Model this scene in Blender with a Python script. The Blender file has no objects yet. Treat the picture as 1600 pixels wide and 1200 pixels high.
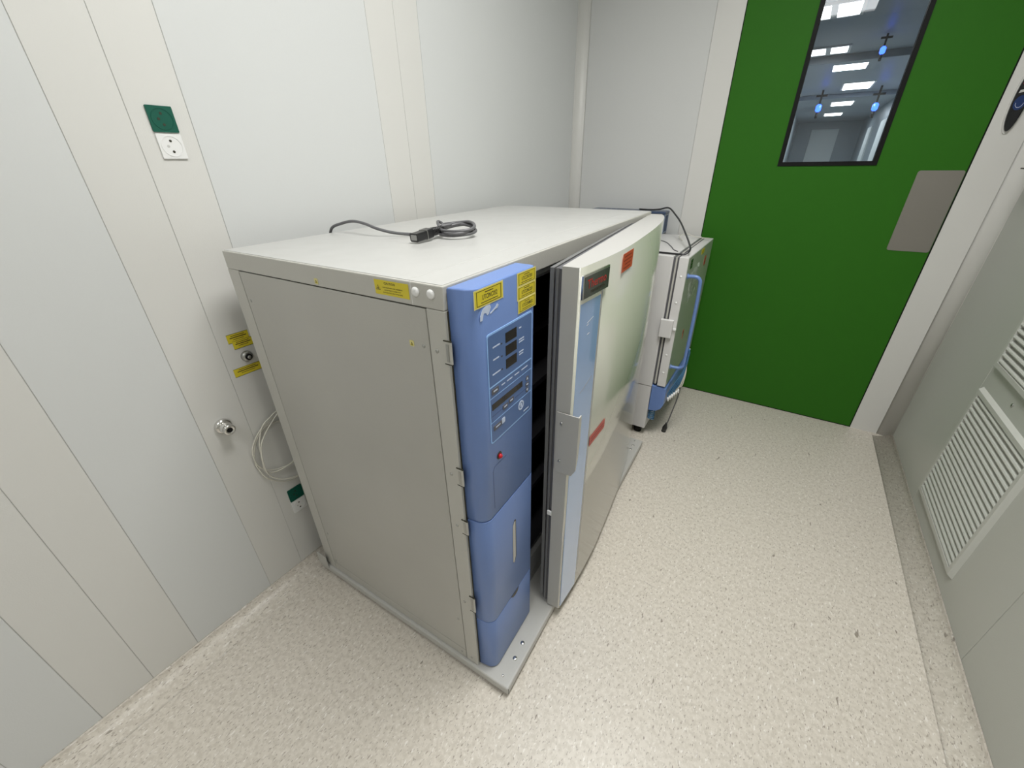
import bpy, bmesh, math, random
from mathutils import Vector, Matrix
R = math.radians
random.seed(7)
S = bpy.context.scene
C = S.collection

# ------------------------------------------------------------------ camera
cam_d = bpy.data.cameras.new('camera')
cam = bpy.data.objects.new('camera', cam_d)
C.objects.link(cam)
cam_d.sensor_width = 36.0
cam_d.lens = 633.883 / 1600 * 36.0
cam_d.clip_start = 0.02
cr = Vector((0.84119807, 0.54056348, -0.01330149))
cu = Vector((-0.24777221, 0.40720227, 0.87908773))
cf = Vector((-0.48061913, 0.73619116, -0.47647437))
m = Matrix((cr, cu, -cf)).transposed().to_4x4()
m.translation = Vector((1.33276, 0.30299, 1.44997))
cam.matrix_world = m
S.camera = cam

# ------------------------------------------------------------------ world, lights, exposure
S.view_settings.view_transform = 'Standard'
S.view_settings.look = 'None'
S.view_settings.gamma = 1
S.view_settings.use_curve_mapping = False
S.view_settings.exposure = 0.0
w = bpy.data.worlds.new('world'); S.world = w; w.use_nodes = True
w.node_tree.nodes['Background'].inputs[0].default_value = (0.9, 0.95, 1.0, 1)
w.node_tree.nodes['Background'].inputs[1].default_value = 0.02

def area(name, loc, sx, sy, power, col=(1, 1, 1), spread=180):
    l = bpy.data.lights.new(name, 'AREA'); l.shape = 'RECTANGLE'
    l.size = sx; l.size_y = sy; l.energy = power; l.color = col; l.spread = R(spread)
    o = bpy.data.objects.new(name, l); C.objects.link(o); o.location = loc
    return o
area('room_light', (1.25, 1.28, 2.975), 0.58, 1.16, 33, (1.0, 0.985, 0.955), 150)
area('fill_light_back', (1.25, -0.95, 2.975), 0.58, 1.16, 8, (1.0, 0.985, 0.955), 172)  # added fill lamp behind the camera, lifts the low surfaces
for i, (x, y) in enumerate(((1.634, 8.73), (1.573, 11.1), (1.52, 13.46), (1.45, 6.9))):
    area('hall_light', (x, y, 2.335), 0.3, 0.6, 12, (0.86, 0.94, 1.0))

# ------------------------------------------------------------------ materials
def lin(c): return tuple(((v / 255) / 12.92 if v / 255 <= 0.04045 else ((v / 255 + 0.055) / 1.055) ** 2.4) for v in c)
def mat(name, col, rough=0.5, metal=0.0, spec=0.5, emit=None, es=0, noise=None, bump=None, trans=0, coat=0, alpha=1, rnoise=None):
    """noise=(scale, amount) mottles the colour; bump=(scale, strength); rnoise=(scale, lo, hi)"""
    mt = bpy.data.materials.new(name); mt.use_nodes = True
    nt = mt.node_tree; b = nt.nodes['Principled BSDF']
    b.inputs['Base Color'].default_value = (*col, 1)
    b.inputs['Roughness'].default_value = rough
    b.inputs['Metallic'].default_value = metal
    b.inputs['Specular IOR Level'].default_value = spec
    b.inputs['Transmission Weight'].default_value = trans
    b.inputs['Coat Weight'].default_value = coat
    b.inputs['Coat Roughness'].default_value = 0.08
    b.inputs['Alpha'].default_value = alpha
    if emit:
        b.inputs['Emission Color'].default_value = (*emit, 1); b.inputs['Emission Strength'].default_value = es
    tc = nt.nodes.new('ShaderNodeTexCoord')
    if noise:
        n = nt.nodes.new('ShaderNodeTexNoise'); n.inputs['Scale'].default_value = noise[0]; n.inputs['Detail'].default_value = 5
        nt.links.new(tc.outputs['Object'], n.inputs['Vector'])
        r = nt.nodes.new('ShaderNodeMapRange'); r.inputs[1].default_value = 0.3; r.inputs[2].default_value = 0.7
        r.inputs[3].default_value = 1 - noise[1]; r.inputs[4].default_value = 1 + noise[1]
        nt.links.new(n.outputs['Fac'], r.inputs[0])
        v = nt.nodes.new('ShaderNodeVectorMath'); v.operation = 'SCALE'; v.inputs[0].default_value = col
        nt.links.new(r.outputs[0], v.inputs['Scale']); nt.links.new(v.outputs[0], b.inputs['Base Color'])
    if bump:
        n = nt.nodes.new('ShaderNodeTexNoise'); n.inputs['Scale'].default_value = bump[0]; n.inputs['Detail'].default_value = 3
        nt.links.new(tc.outputs['Object'], n.inputs['Vector'])
        bm_ = nt.nodes.new('ShaderNodeBump'); bm_.inputs['Strength'].default_value = bump[1]; bm_.inputs['Distance'].default_value = 0.002
        nt.links.new(n.outputs['Fac'], bm_.inputs['Height']); nt.links.new(bm_.outputs[0], b.inputs['Normal'])
    if rnoise:
        n = nt.nodes.new('ShaderNodeTexNoise'); n.inputs['Scale'].default_value = rnoise[0]; n.inputs['Detail'].default_value = 6
        nt.links.new(tc.outputs['Object'], n.inputs['Vector'])
        r = nt.nodes.new('ShaderNodeMapRange'); r.inputs[1].default_value = 0.4; r.inputs[2].default_value = 0.62
        r.inputs[3].default_value = rnoise[1]; r.inputs[4].default_value = rnoise[2]
        nt.links.new(n.outputs['Fac'], r.inputs[0]); nt.links.new(r.outputs[0], b.inputs['Roughness'])
    return mt

M = {}
M['wall_warm'] = mat('wall_warm_white', (0.655, 0.648, 0.622), 0.38, bump=(350, 0.12))
M['wall_cool'] = mat('wall_cool_white', (0.635, 0.645, 0.64), 0.36, bump=(350, 0.12))
M['wall_end'] = mat('wall_end_white', (0.60, 0.605, 0.595), 0.38, bump=(350, 0.12))
M['seam'] = mat('panel_joint_grey', (0.52, 0.52, 0.50), 0.6)
M['wall_right'] = mat('grey_green_wall_panel', (0.46, 0.47, 0.43), 0.30, bump=(250, 0.15))
M['grille'] = mat('grille_paint', (0.50, 0.51, 0.47), 0.34)
M['cove'] = None
M['ceiling'] = mat('ceiling_white', (0.75, 0.75, 0.73), 0.5)
M['green'] = mat('green_door_laminate', (0.030, 0.138, 0.012), 0.5, spec=0.1, bump=(300, 0.08))
M['black'] = mat('black_rubber', (0.008, 0.008, 0.008), 0.5, spec=0.15)
M['black_gloss'] = mat('black_gloss_plastic', (0.01, 0.01, 0.012), 0.12)
M['steel'] = mat('brushed_push_plate', (0.24, 0.225, 0.20), 0.42, metal=0.35, bump=(90, 0.05))
M['chrome'] = mat('chrome', (0.75, 0.74, 0.72), 0.14, metal=1)
M['zinc'] = mat('screw_zinc', (0.42, 0.42, 0.40), 0.3, metal=0.9)
M['cab'] = mat('cabinet_warm_grey', (0.50, 0.49, 0.45), 0.33, bump=(260, 0.22), noise=(2.0, 0.02))
M['cab_side'] = mat('cabinet_side_panel', (0.45, 0.44, 0.405), 0.36, bump=(260, 0.22), noise=(2.2, 0.05))
M['cab_top'] = mat('cabinet_top_white', (0.47, 0.47, 0.452), 0.32, rnoise=(9, 0.28, 0.34), bump=(40, 0.03))
M['door_top'] = mat('door_top_enamel', (0.46, 0.455, 0.435), 0.35)
M['joint_dark'] = mat('joint_grey', (0.16, 0.16, 0.16), 0.4)
M['door'] = mat('incubator_door_enamel', (0.46, 0.46, 0.39), 0.2, spec=1.0, coat=1.0)
for i_ in ('IOR', 'Coat IOR'): M['door'].node_tree.nodes['Principled BSDF'].inputs[i_].default_value = 1.7
M['door'].node_tree.nodes['Principled BSDF'].inputs['Coat Roughness'].default_value = 0.15
M['door_edge'] = mat('incubator_door_edge', (0.43, 0.425, 0.40), 0.35, bump=(220, 0.15))
M['blue'] = mat('blue_console_plastic', (0.140, 0.225, 0.48), 0.36, bump=(400, 0.10), noise=(3, 0.04))
M['blue_graphic'] = mat('blue_control_overlay', (0.085, 0.155, 0.345), 0.30)
M['blue_line'] = mat('light_blue_print', (0.30, 0.50, 0.85), 0.4)
M['blue_strip'] = mat('pale_blue_strip', (0.30, 0.46, 0.78), 0.16, spec=1.0, coat=1.0)
M['blue_dark'] = mat('dark_blue_edge', (0.05, 0.08, 0.20), 0.35)
M['print_white'] = mat('pale_print', (0.55, 0.62, 0.78), 0.5)
M['print_grey'] = mat('grey_key_print', (0.10, 0.10, 0.12), 0.45)
M['display'] = mat('display_window', (0.013, 0.010, 0.009), 0.15)
M['yellow'] = mat('yellow_label', (0.68, 0.56, 0.03), 0.35)
M['yellow_edge'] = mat('label_edge', (0.70, 0.63, 0.25), 0.4)
M['ink'] = mat('black_ink', (0.03, 0.028, 0.015), 0.5)
M['orange'] = mat('orange_red_label', (0.55, 0.09, 0.035), 0.4)
M['red_ink'] = mat('dark_red_ink', (0.22, 0.02, 0.01), 0.5)
M['red_strip'] = mat('red_strip_label', (0.50, 0.07, 0.05), 0.4)
M['red'] = mat('red_print', (0.45, 0.02, 0.02), 0.4)
M['red_lens'] = mat('red_lens', (0.45, 0.01, 0.02), 0.12)
M['badge'] = mat('badge_plate', (0.16, 0.17, 0.16), 0.16, metal=0.8)
M['white_cap'] = mat('white_plastic_cap', (0.80, 0.80, 0.79), 0.35)
M['gasket'] = mat('grey_gasket', (0.10, 0.10, 0.11), 0.45)
M['liner'] = mat('dark_chamber_liner', (0.045, 0.045, 0.05), 0.35, metal=0.6)
M['header'] = mat('header_grey', (0.30, 0.30, 0.29), 0.35)
M['inner'] = mat('inner_door_glass_frame', (0.02, 0.02, 0.022), 0.2)
M['base'] = mat('base_grey_metal', (0.46, 0.455, 0.43), 0.36, bump=(260, 0.18))
M['socket_green'] = mat('green_socket_plastic', (0.0, 0.085, 0.055), 0.38)
M['socket_white'] = mat('white_socket_plastic', (0.78, 0.78, 0.77), 0.35)
M['cord'] = mat('grey_cord', (0.115, 0.115, 0.12), 0.4)
M['cord_black'] = mat('black_cord', (0.012, 0.012, 0.013), 0.3)
M['tube'] = mat('translucent_tubing', (0.72, 0.70, 0.62), 0.25, trans=0.08)
M['tube_blue'] = mat('blue_tubing', (0.05, 0.16, 0.30), 0.25)
M['handle_blue'] = mat('blue_handle_plastic', (0.14, 0.23, 0.50), 0.32)
M['inc2'] = mat('pale_grey_enamel', (0.66, 0.65, 0.64), 0.35, bump=(260, 0.2))
M['inc2_front'] = mat('glossy_pale_front', (0.48, 0.50, 0.44), 0.12)
M['mesh_blue'] = mat('dark_blue_grey_plastic', (0.045, 0.07, 0.13), 0.3)
M['foam'] = mat('bluegrey_rim_plastic', (0.20, 0.25, 0.33), 0.35)
M['led_blue'] = mat('blue_led', (0.0, 0.02, 0.3), 0.3, emit=(0.03, 0.10, 1.0), es=5)
M['led_red'] = mat('red_led', (0.4, 0.0, 0.05), 0.3, emit=(1.0, 0.06, 0.12), es=2.2)
M['lamp'] = mat('lamp_diffuser', (0.9, 0.9, 0.9), 0.5, emit=(0.95, 0.98, 1.0), es=5)
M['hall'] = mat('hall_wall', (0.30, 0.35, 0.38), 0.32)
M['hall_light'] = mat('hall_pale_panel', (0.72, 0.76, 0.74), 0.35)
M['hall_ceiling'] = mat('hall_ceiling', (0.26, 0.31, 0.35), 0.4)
M['navy'] = mat('reader_navy', (0.01, 0.03, 0.12), 0.2)
M['glass'] = None
g = bpy.data.materials.new('window_glass'); g.use_nodes = True
gb = g.node_tree.nodes['Principled BSDF']; gb.inputs['Base Color'].default_value = (0.93, 0.97, 1.0, 1)
gb.inputs['Roughness'].default_value = 0.0; gb.inputs['Transmission Weight'].default_value = 1; gb.inputs['IOR'].default_value = 1.45
M['glass'] = g
def pouch_mat():
    mt = mat('clear_pouch_film', (0.8, 0.85, 0.8), 0.12, alpha=0.22)
    return mt
M['pouch'] = pouch_mat()

# speckled vinyl floor: flecks are printed chips in the sheet
fm = bpy.data.materials.new('speckled_vinyl_floor'); fm.use_nodes = True
nt = fm.node_tree; b = nt.nodes['Principled BSDF']
tc = nt.nodes.new('ShaderNodeTexCoord')
def nod(t, **k):
    n = nt.nodes.new(t)
    for a, v in k.items(): setattr(n, a, v)
    return n
def flecks(scale, thr, soft, rot, stretch):
    mp = nod('ShaderNodeMapping'); mp.inputs['Rotation'].default_value = (0, 0, rot); mp.inputs['Scale'].default_value = (1, stretch, 1)
    nt.links.new(tc.outputs['Object'], mp.inputs[0])
    n = nod('ShaderNodeTexNoise'); n.inputs['Scale'].default_value = scale; n.inputs['Detail'].default_value = 2
    nt.links.new(mp.outputs[0], n.inputs['Vector'])
    r = nod('ShaderNodeMapRange'); r.inputs[1].default_value = thr; r.inputs[2].default_value = thr + soft
    nt.links.new(n.outputs['Fac'], r.inputs[0]); return r.outputs[0]
def mixc(fac, a, bcol, amt=1.0):
    mx = nod('ShaderNodeMix', data_type='RGBA')
    if amt != 1:
        mm = nod('ShaderNodeMath', operation='MULTIPLY'); mm.inputs[1].default_value = amt
        nt.links.new(fac, mm.inputs[0]); fac = mm.outputs[0]
    nt.links.new(fac, mx.inputs[0])
    if isinstance(a, tuple): mx.inputs[6].default_value = (*a, 1)
    else: nt.links.new(a, mx.inputs[6])
    mx.inputs[7].default_value = (*bcol, 1)
    return mx.outputs[2]
col = (0.63, 0.585, 0.515)
o1 = mixc(flecks(70, 0.42, 0.2, 0.3, 1), col, (0.50, 0.455, 0.39), 0.6)
o2 = mixc(flecks(170, 0.60, 0.05, 0.5, 0.45), o1, (0.72, 0.68, 0.62), 0.55)
o3 = mixc(flecks(210, 0.62, 0.04, -0.6, 0.4), o2, (0.25, 0.215, 0.175), 0.7)
o4 = mixc(flecks(120, 0.65, 0.03, 1.4, 0.4), o3, (0.80, 0.77, 0.72), 0.7)
o5 = mixc(flecks(55, 0.72, 0.02, 0.9, 0.35), o4, (0.16, 0.13, 0.10), 0.7)
nt.links.new(o5, b.inputs['Base Color'])
b.inputs['Roughness'].default_value = 0.36
nn = nod('ShaderNodeTexNoise'); nn.inputs['Scale'].default_value = 60; nt.links.new(tc.outputs['Object'], nn.inputs['Vector'])
bb = nod('ShaderNodeBump'); bb.inputs['Strength'].default_value = 0.15; bb.inputs['Distance'].default_value = 0.002
nt.links.new(nn.outputs['Fac'], bb.inputs['Height']); nt.links.new(bb.outputs[0], b.inputs['Normal'])
M['floor'] = fm; M['cove'] = fm

# ------------------------------------------------------------------ mesh helpers
class MB:
    def __init__(s): s.bm = bmesh.new(); s.mats = []
    def mi(s, m):
        if m not in s.mats: s.mats.append(m)
        return s.mats.index(m)
    def _fin(s, verts, m):
        i = s.mi(m); fs = set()
        for v in verts:
            for f in v.link_faces: fs.add(f)
        for f in fs: f.material_index = i
        return fs
    def box(s, a, b, m, bev=0.0, seg=2):
        r = bmesh.ops.create_cube(s.bm, size=1.0)['verts']
        for v in r:
            v.co = Vector(((a[k] + b[k]) / 2 + v.co[k] * (b[k] - a[k]) for k in range(3)))
        if bev > 0:
            es = list({e for v in r for e in v.link_edges})
            rr = bmesh.ops.bevel(s.bm, geom=es, offset=bev, segments=seg, profile=0.5, affect='EDGES')
            r = list({v for f in rr['faces'] for v in f.verts} | {v for v in r if v.is_valid})
        s._fin(r, m); return r
    def prism(s, poly, lo, hi, m, axis='z', bev=0.0):
        """poly of 2-D points extruded along an axis; axis z: (x,y); y: (x,z); x: (y,z)"""
        def P(p, h):
            return {'z': Vector((p[0], p[1], h)), 'y': Vector((p[0], h, p[1])), 'x': Vector((h, p[0], p[1]))}[axis]
        A = [s.bm.verts.new(P(p, lo)) for p in poly]; B = [s.bm.verts.new(P(p, hi)) for p in poly]
        n = len(poly)
        fs = [s.bm.faces.new(A[::-1]), s.bm.faces.new(B)]
        for i in range(n): fs.append(s.bm.faces.new((A[i], A[(i + 1) % n], B[(i + 1) % n], B[i])))
        i = s.mi(m)
        for f in fs: f.material_index = i
        bmesh.ops.recalc_face_normals(s.bm, faces=fs)
        if bev > 0:
            es = list(fs[0].edges) + list(fs[1].edges)
            rr = bmesh.ops.bevel(s.bm, geom=es, offset=bev, segments=2, profile=0.5, affect='EDGES')
            for f in rr['faces']: f.material_index = i
        return A + B
    def cyl(s, p, q, r, m, r2=None, n=20, caps=True):
        p = Vector(p); q = Vector(q); d = (q - p).normalized()
        a = d.orthogonal().normalized(); c = d.cross(a)
        r2 = r if r2 is None else r2
        A = []; B = []
        for k in range(n):
            t = 2 * math.pi * k / n; v = a * math.cos(t) + c * math.sin(t)
            A.append(s.bm.verts.new(p + v * r)); B.append(s.bm.verts.new(q + v * r2))
        i = s.mi(m); fs = []
        for k in range(n): fs.append(s.bm.faces.new((A[k], A[(k + 1) % n], B[(k + 1) % n], B[k])))
        if caps: fs += [s.bm.faces.new(A[::-1]), s.bm.faces.new(B)]
        for f in fs: f.material_index = i; f.smooth = len(f.verts) == 4
        return A + B
    def lathe(s, p, d, prof, m, n=28):
        """prof: list of (distance along d, radius)"""
        p = Vector(p); d = Vector(d).normalized(); a = d.orthogonal().normalized(); c = d.cross(a)
        rings = []
        for h, r in prof:
            rings.append([s.bm.verts.new(p + d * h + (a * math.cos(2 * math.pi * k / n) + c * math.sin(2 * math.pi * k / n)) * max(r, 1e-5)) for k in range(n)])
        i = s.mi(m); fs = []
        for x, y in zip(rings, rings[1:]):
            for k in range(n): fs.append(s.bm.faces.new((x[k], x[(k + 1) % n], y[(k + 1) % n], y[k])))
        fs.append(s.bm.faces.new(rings[0][::-1])); fs.append(s.bm.faces.new(rings[-1]))
        for f in fs: f.material_index = i; f.smooth = len(f.verts) == 4
    def tube(s, pts, r, m, n=10, sub=6, closed=False):
        P = smooth_path(pts, sub) if sub > 1 else [Vector(p) for p in pts]
        i = s.mi(m); rings = []; up = None
        for k, p in enumerate(P):
            t = (P[min(k + 1, len(P) - 1)] - P[max(k - 1, 0)]).normalized()
            if up is None: up = t.orthogonal().normalized()
            up = (up - t * up.dot(t)).normalized(); side = t.cross(up)
            rings.append([s.bm.verts.new(p + (up * math.cos(2 * math.pi * j / n) + side * math.sin(2 * math.pi * j / n)) * r) for j in range(n)])
        for x, y in zip(rings, rings[1:]):
            for j in range(n):
                f = s.bm.faces.new((x[j], x[(j + 1) % n], y[(j + 1) % n], y[j])); f.smooth = True; f.material_index = i
        for rg in (rings[0][::-1], rings[-1]):
            f = s.bm.faces.new(rg); f.material_index = i
    def add_mesh(s, me, mtx, m):
        n0 = len(s.bm.verts); s.bm.verts.ensure_lookup_table(); f0 = len(s.bm.faces)
        s.bm.from_mesh(me); s.bm.verts.ensure_lookup_table(); s.bm.faces.ensure_lookup_table()
        i = s.mi(m)
        for v in s.bm.verts[n0:]: v.co = mtx @ v.co
        for f in s.bm.faces[f0:]: f.material_index = i
    def build(s, name, parent=None, label=None, loc=None, smooth=False, origin=None):
        bmesh.ops.remove_doubles(s.bm, verts=s.bm.verts[:], dist=1e-7)
        me = bpy.data.meshes.new(name)
        if origin: 
            for v in s.bm.verts: v.co -= Vector(origin)
        s.bm.to_mesh(me); s.bm.free()
        for m in s.mats: me.materials.append(M[m])
        o = bpy.data.objects.new(name, me); C.objects.link(o)
        if smooth:
            for p in me.polygons: p.use_smooth = True
        if origin: o.location = origin
        if loc: o.location = loc
        if parent: o.parent = parent
        if label: o['label'] = label
        return o

def smooth_path(pts, sub):
    P = [Vector(p) for p in pts]; out = []
    for i in range(len(P) - 1):
        p0 = P[max(i - 1, 0)]; p1 = P[i]; p2 = P[i + 1]; p3 = P[min(i + 2, len(P) - 1)]
        for k in range(sub):
            t = k / sub
            out.append(0.5 * ((2 * p1) + (-p0 + p2) * t + (2 * p0 - 5 * p1 + 4 * p2 - p3) * t * t + (-p0 + 3 * p1 - 3 * p2 + p3) * t ** 3))
    out.append(P[-1]); return out

def thing(name, label, cat, loc=(0, 0, 0), rz=0.0, group=None):
    o = bpy.data.objects.new(name, None); C.objects.link(o); o.empty_display_size = 0.05
    o.location = loc; o.rotation_euler = (0, 0, rz); o['label'] = label; o['category'] = cat
    if group: o['group'] = group
    return o
def tag(o, label, cat, group=None):
    o['label'] = label; o['category'] = cat
    if group: o['group'] = group
    return o
def struct(o):
    o['kind'] = 'structure'; return o
def label_part(o, l): o['label'] = l; return o

_tc = {}
def text_mesh(txt, size):
    k = (txt, size)
    if k in _tc: return _tc[k]
    cu_ = bpy.data.curves.new('txt', 'FONT'); cu_.body = txt; cu_.size = size; cu_.resolution_u = 2; cu_.offset = size * 0.012
    cu_.align_x = 'CENTER'; cu_.align_y = 'CENTER'
    ob = bpy.data.objects.new('txt', cu_); C.objects.link(ob)
    dg = bpy.context.evaluated_depsgraph_get(); me = bpy.data.meshes.new_from_object(ob.evaluated_get(dg))
    bpy.data.objects.remove(ob); bpy.data.curves.remove(cu_)
    _tc[k] = me; return me
def frame(o, right, up):
    """matrix of a flat plate: local x = right, y = up, z = outward normal, origin o"""
    r = Vector(right).normalized(); u = Vector(up).normalized(); n = r.cross(u)
    mt = Matrix((r, u, n)).transposed().to_4x4(); mt.translation = Vector(o); return mt
def put(mb, F, me_or_fn, m):
    mb.add_mesh(me_or_fn, F, m)
def plate(mb, F, x0, y0, x1, y1, z0, z1, m, r=0.0):
    """a thin plate in frame F"""
    n0 = len(mb.bm.verts)
    if r <= 0: pts = [(x0, y0), (x1, y0), (x1, y1), (x0, y1)]
    else:
        pts = []
        for cx, cy, a0 in ((x1 - r, y0 + r, -90), (x1 - r, y1 - r, 0), (x0 + r, y1 - r, 90), (x0 + r, y0 + r, 180)):
            for k in range(5): a = R(a0 + 22.5 * k); pts.append((cx + r * math.cos(a), cy + r * math.sin(a)))
    v = mb.prism(pts, z0, z1, m)
    for q in v: q.co = F @ q.co
def poly_plate(mb, F, pts, z0, z1, m):
    v = mb.prism(pts, z0, z1, m)
    for q in v: q.co = F @ q.co
def ring_plate(mb, F, x0, y0, x1, y1, t, z0, z1, m):
    plate(mb, F, x0, y0, x1, y0 + t, z0, z1, m); plate(mb, F, x0, y1 - t, x1, y1, z0, z1, m)
    plate(mb, F, x0, y0 + t, x0 + t, y1 - t, z0, z1, m); plate(mb, F, x1 - t, y0 + t, x1, y1 - t, z0, z1, m)
def text(mb, F, txt, x, y, size, m, z=0.0006, sx=1.0):
    mb.add_mesh(text_mesh(txt, size), F @ Matrix.Translation((x, y, z)) @ Matrix.Diagonal((sx, 1, 1, 1)), m)

# ------------------------------------------------------------------ room shell
D, W_, H = 3.155, 2.131, 3.0
YB = -1.9
SZ = 0.045                      # top of the coved floor skirting
f = MB(); f.box((-0.06, YB, -0.05), (W_ + 0.06, D + 0.06, 0.0), 'floor'); struct(f.build('floor'))
f = MB(); f.box((-0.06, YB, H), (W_ + 0.06, D + 0.06, H + 0.06), 'ceiling'); struct(f.build('ceiling'))
f = MB(); f.box((-0.06, YB - 0.06, 0), (W_ + 0.06, YB, H), 'wall_warm'); struct(f.build('wall_back'))
# left wall: backing with vertical panels standing 4 mm proud, joints 2 mm
f = MB(); f.box((-0.06, YB, 0.0), (-0.0015, D + 0.06, H), 'seam'); wl = struct(f.build('wall_left'))
ys = [YB, -1.50, -0.90, -0.775, -0.65, -0.03, 0.132, 0.257, 0.383, 0.634, 0.761, 0.887, 1.507, 1.632, 1.752, D]
kinds = 'cccwwcwwwcwwcwwc'
for a, b_, k in zip(ys, ys[1:], ['c', 'c', 'w', 'w', 'c', 'c', 'w', 'w', 'c', 'w', 'w', 'c', 'w', 'w', 'c']):
    p = MB(); gp = 0.0007
    p.box((-0.0016, a + gp, SZ if a > -5 else 0), (0.0, b_ - gp, H - 0.001), 'wall_cool' if k == 'c' else 'wall_warm', 0.0004, 1)
    p.build('wall_panel', wl)
# end wall with door opening
dl, dr, dh = 0.882, 1.947, 2.40
f = MB()
f.box((-0.06, D + 0.004, 0), (dl, D + 0.07, H), 'seam'); f.box((dr, D + 0.004, 0), (W_ + 0.06, D + 0.07, H), 'seam')
f.box((dl, D + 0.004, dh), (dr, D + 0.07, H), 'seam'); we = struct(f.build('wall_end'))
for a, b_, z0, z1, mm in ((0, 0.745, 0.0, H, 'wall_end'), (0.7468, dl - 0.0, 0.0, H, 'wall_warm'), (dr, W_, 0.0, H, 'wall_warm'), (dl, dr, dh, H, 'wall_warm')):
    p = MB(); p.box((a, D, z0), (b_, D + 0.004, z1 - 0.001), mm); p.build('wall_panel', we)
# right wall: backing and panels, the one with the grilles between y 1.67 and 2.50
f = MB(); f.box((W_ + 0.004, YB, 0.0), (W_ + 0.06, D + 0.06, H), 'seam'); wr = struct(f.build('wall_right'))
ry = [YB, -0.8, 0.4, 1.667, 2.502, D]
for a, b_ in zip(ry, ry[1:]):
    p = MB(); p.box((W_, a + 0.0010, SZ), (W_ + 0.004, b_ - 0.0010, H - 0.001), 'wall_right', 0.0008, 1); p.build('wall_panel', wr)
# vertical cove strips in the two far corners
def cove_strip(name, cx, sx, z0=0.0):
    r = 0.058; mb = MB(); pts = [(cx, D), ]
    for k in range(9):
        a = R(90 * k / 8); pts.append((cx + sx * (r - r * math.sin(a)), D - (r - r * math.cos(a))))
    mb.prism(pts, z0, H, 'wall_warm'); o = mb.build(name); 
    for q in o.data.polygons:
        if abs(q.normal.z) < 0.5 and max(abs(q.normal.x), abs(q.normal.y)) < 0.9975: q.use_smooth = True
    return struct(o)
cove_strip('trim_1', 0.0, 1); cove_strip('trim_2', W_, -1)
# coved skirting, floor vinyl curving up both long walls
def skirting(name, x0, sx, y0, y1):
    mb = MB(); ww = 0.085; pts = [(x0, -0.004), (x0, SZ)]
    for k in range(1, 9):
        a = R(90 * k / 8); pts.append((x0 + sx * (ww - ww * math.cos(a)), SZ - SZ * math.sin(a) - 0.0003))
    mb.prism(pts, y0, y1, 'cove', axis='y'); o = mb.build(name)
    for q in o.data.polygons:
        if abs(q.normal.y) < 0.5 and q.normal.z > 0.01: q.use_smooth = True
    return struct(o)
skirting('baseboard_left', 0.0, 1, YB, D); skirting('baseboard_right', W_, -1, YB, D - 0.03)

# ------------------------------------------------------------------ green door with window
mb = MB(); x0, x1 = dl + 0.005, dr - 0.006
wx0, wx1, wz0, wz1 = 1.194, 1.613, 1.421, 2.22
y0, y1 = D - 0.001, D + 0.045
mb.box((x0, y0, 0.008), (wx0, y1, dh - 0.006), 'green'); mb.box((wx1, y0, 0.008), (x1, y1, dh - 0.006), 'green')
mb.box((wx0, y0, 0.008), (wx1, y1, wz0), 'green'); mb.box((wx0, y0, wz1), (wx1, y1, dh - 0.006), 'green')
door = struct(mb.build('door_1'))
mb = MB(); F = frame((0, D - 0.001, 0), (1, 0, 0), (0, 0, 1))      # normal is -y
ring_plate(mb, F, wx0, wz0, wx1, wz1, 0.019, -0.046, 0.004, 'black')
mb.build('window_frame', door, 'black rubber window surround')
mb = MB(); mb.box((wx0 + 0.019, D + 0.018, wz0 + 0.019), (wx1 - 0.019, D + 0.024, wz1 - 0.019), 'glass'); mb.build('window_pane', door)
mb = MB(); plate(mb, F, 1.776, 1.038, 1.939, 1.398, 0.0, 0.0025, 'steel', 0.01); mb.build('push_plate', door, 'grey metal push plate')
# dark rebate around the leaf
mb = MB()
mb.box((dl, D + 0.002, 0), (dl + 0.0045, D + 0.06, dh), 'black'); mb.box((dr - 0.005, D + 0.002, 0), (dr, D + 0.06, dh), 'black')
mb.box((dl + 0.0045, D + 0.002, dh - 0.005), (dr - 0.005, D + 0.06, dh), 'black'); mb.box((dl + 0.0045, D + 0.004, 0.0), (dr - 0.005, D + 0.05, 0.0075), 'black')
struct(mb.build('trim_3'))

# ------------------------------------------------------------------ hall behind the door
hx0, hx1, hy1, hh = 0.80, 2.28, 16.0, 2.35
f = MB(); f.box((hx0, D + 0.07, -0.05), (hx1, hy1, 0), 'hall_light'); o = f.build('floor_hall'); struct(o)
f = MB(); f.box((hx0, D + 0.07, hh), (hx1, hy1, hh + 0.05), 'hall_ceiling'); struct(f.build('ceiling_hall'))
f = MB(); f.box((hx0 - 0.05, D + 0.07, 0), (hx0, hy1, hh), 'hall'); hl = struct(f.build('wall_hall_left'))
for y in (4.2, 6.2, 8.2, 10.2, 12.4):
    p = MB(); p.box((hx0, y, 0.02), (hx0 + 0.03, y + 0.35, hh - 0.05), 'hall_light', 0.004, 1); p.build('wall_panel', hl)
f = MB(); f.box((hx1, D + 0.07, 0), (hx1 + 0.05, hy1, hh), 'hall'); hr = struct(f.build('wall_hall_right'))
for y in (4.6, 6.4, 8.4, 10.5, 12.8):
    p = MB(); p.box((hx1 - 0.03, y, 0.02), (hx1, y + 0.8, hh - 0.3), 'hall_light', 0.004, 1); p.build('wall_panel', hr)
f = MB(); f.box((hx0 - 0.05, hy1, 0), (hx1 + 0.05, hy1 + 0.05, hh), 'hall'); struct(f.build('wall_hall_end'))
f = MB(); f.box((1.176, hy1 - 0.03, 0.005), (1.80, hy1 - 0.001, 2.18), 'hall_light', 0.004, 1); d2 = struct(f.build('door_2'))
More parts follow.
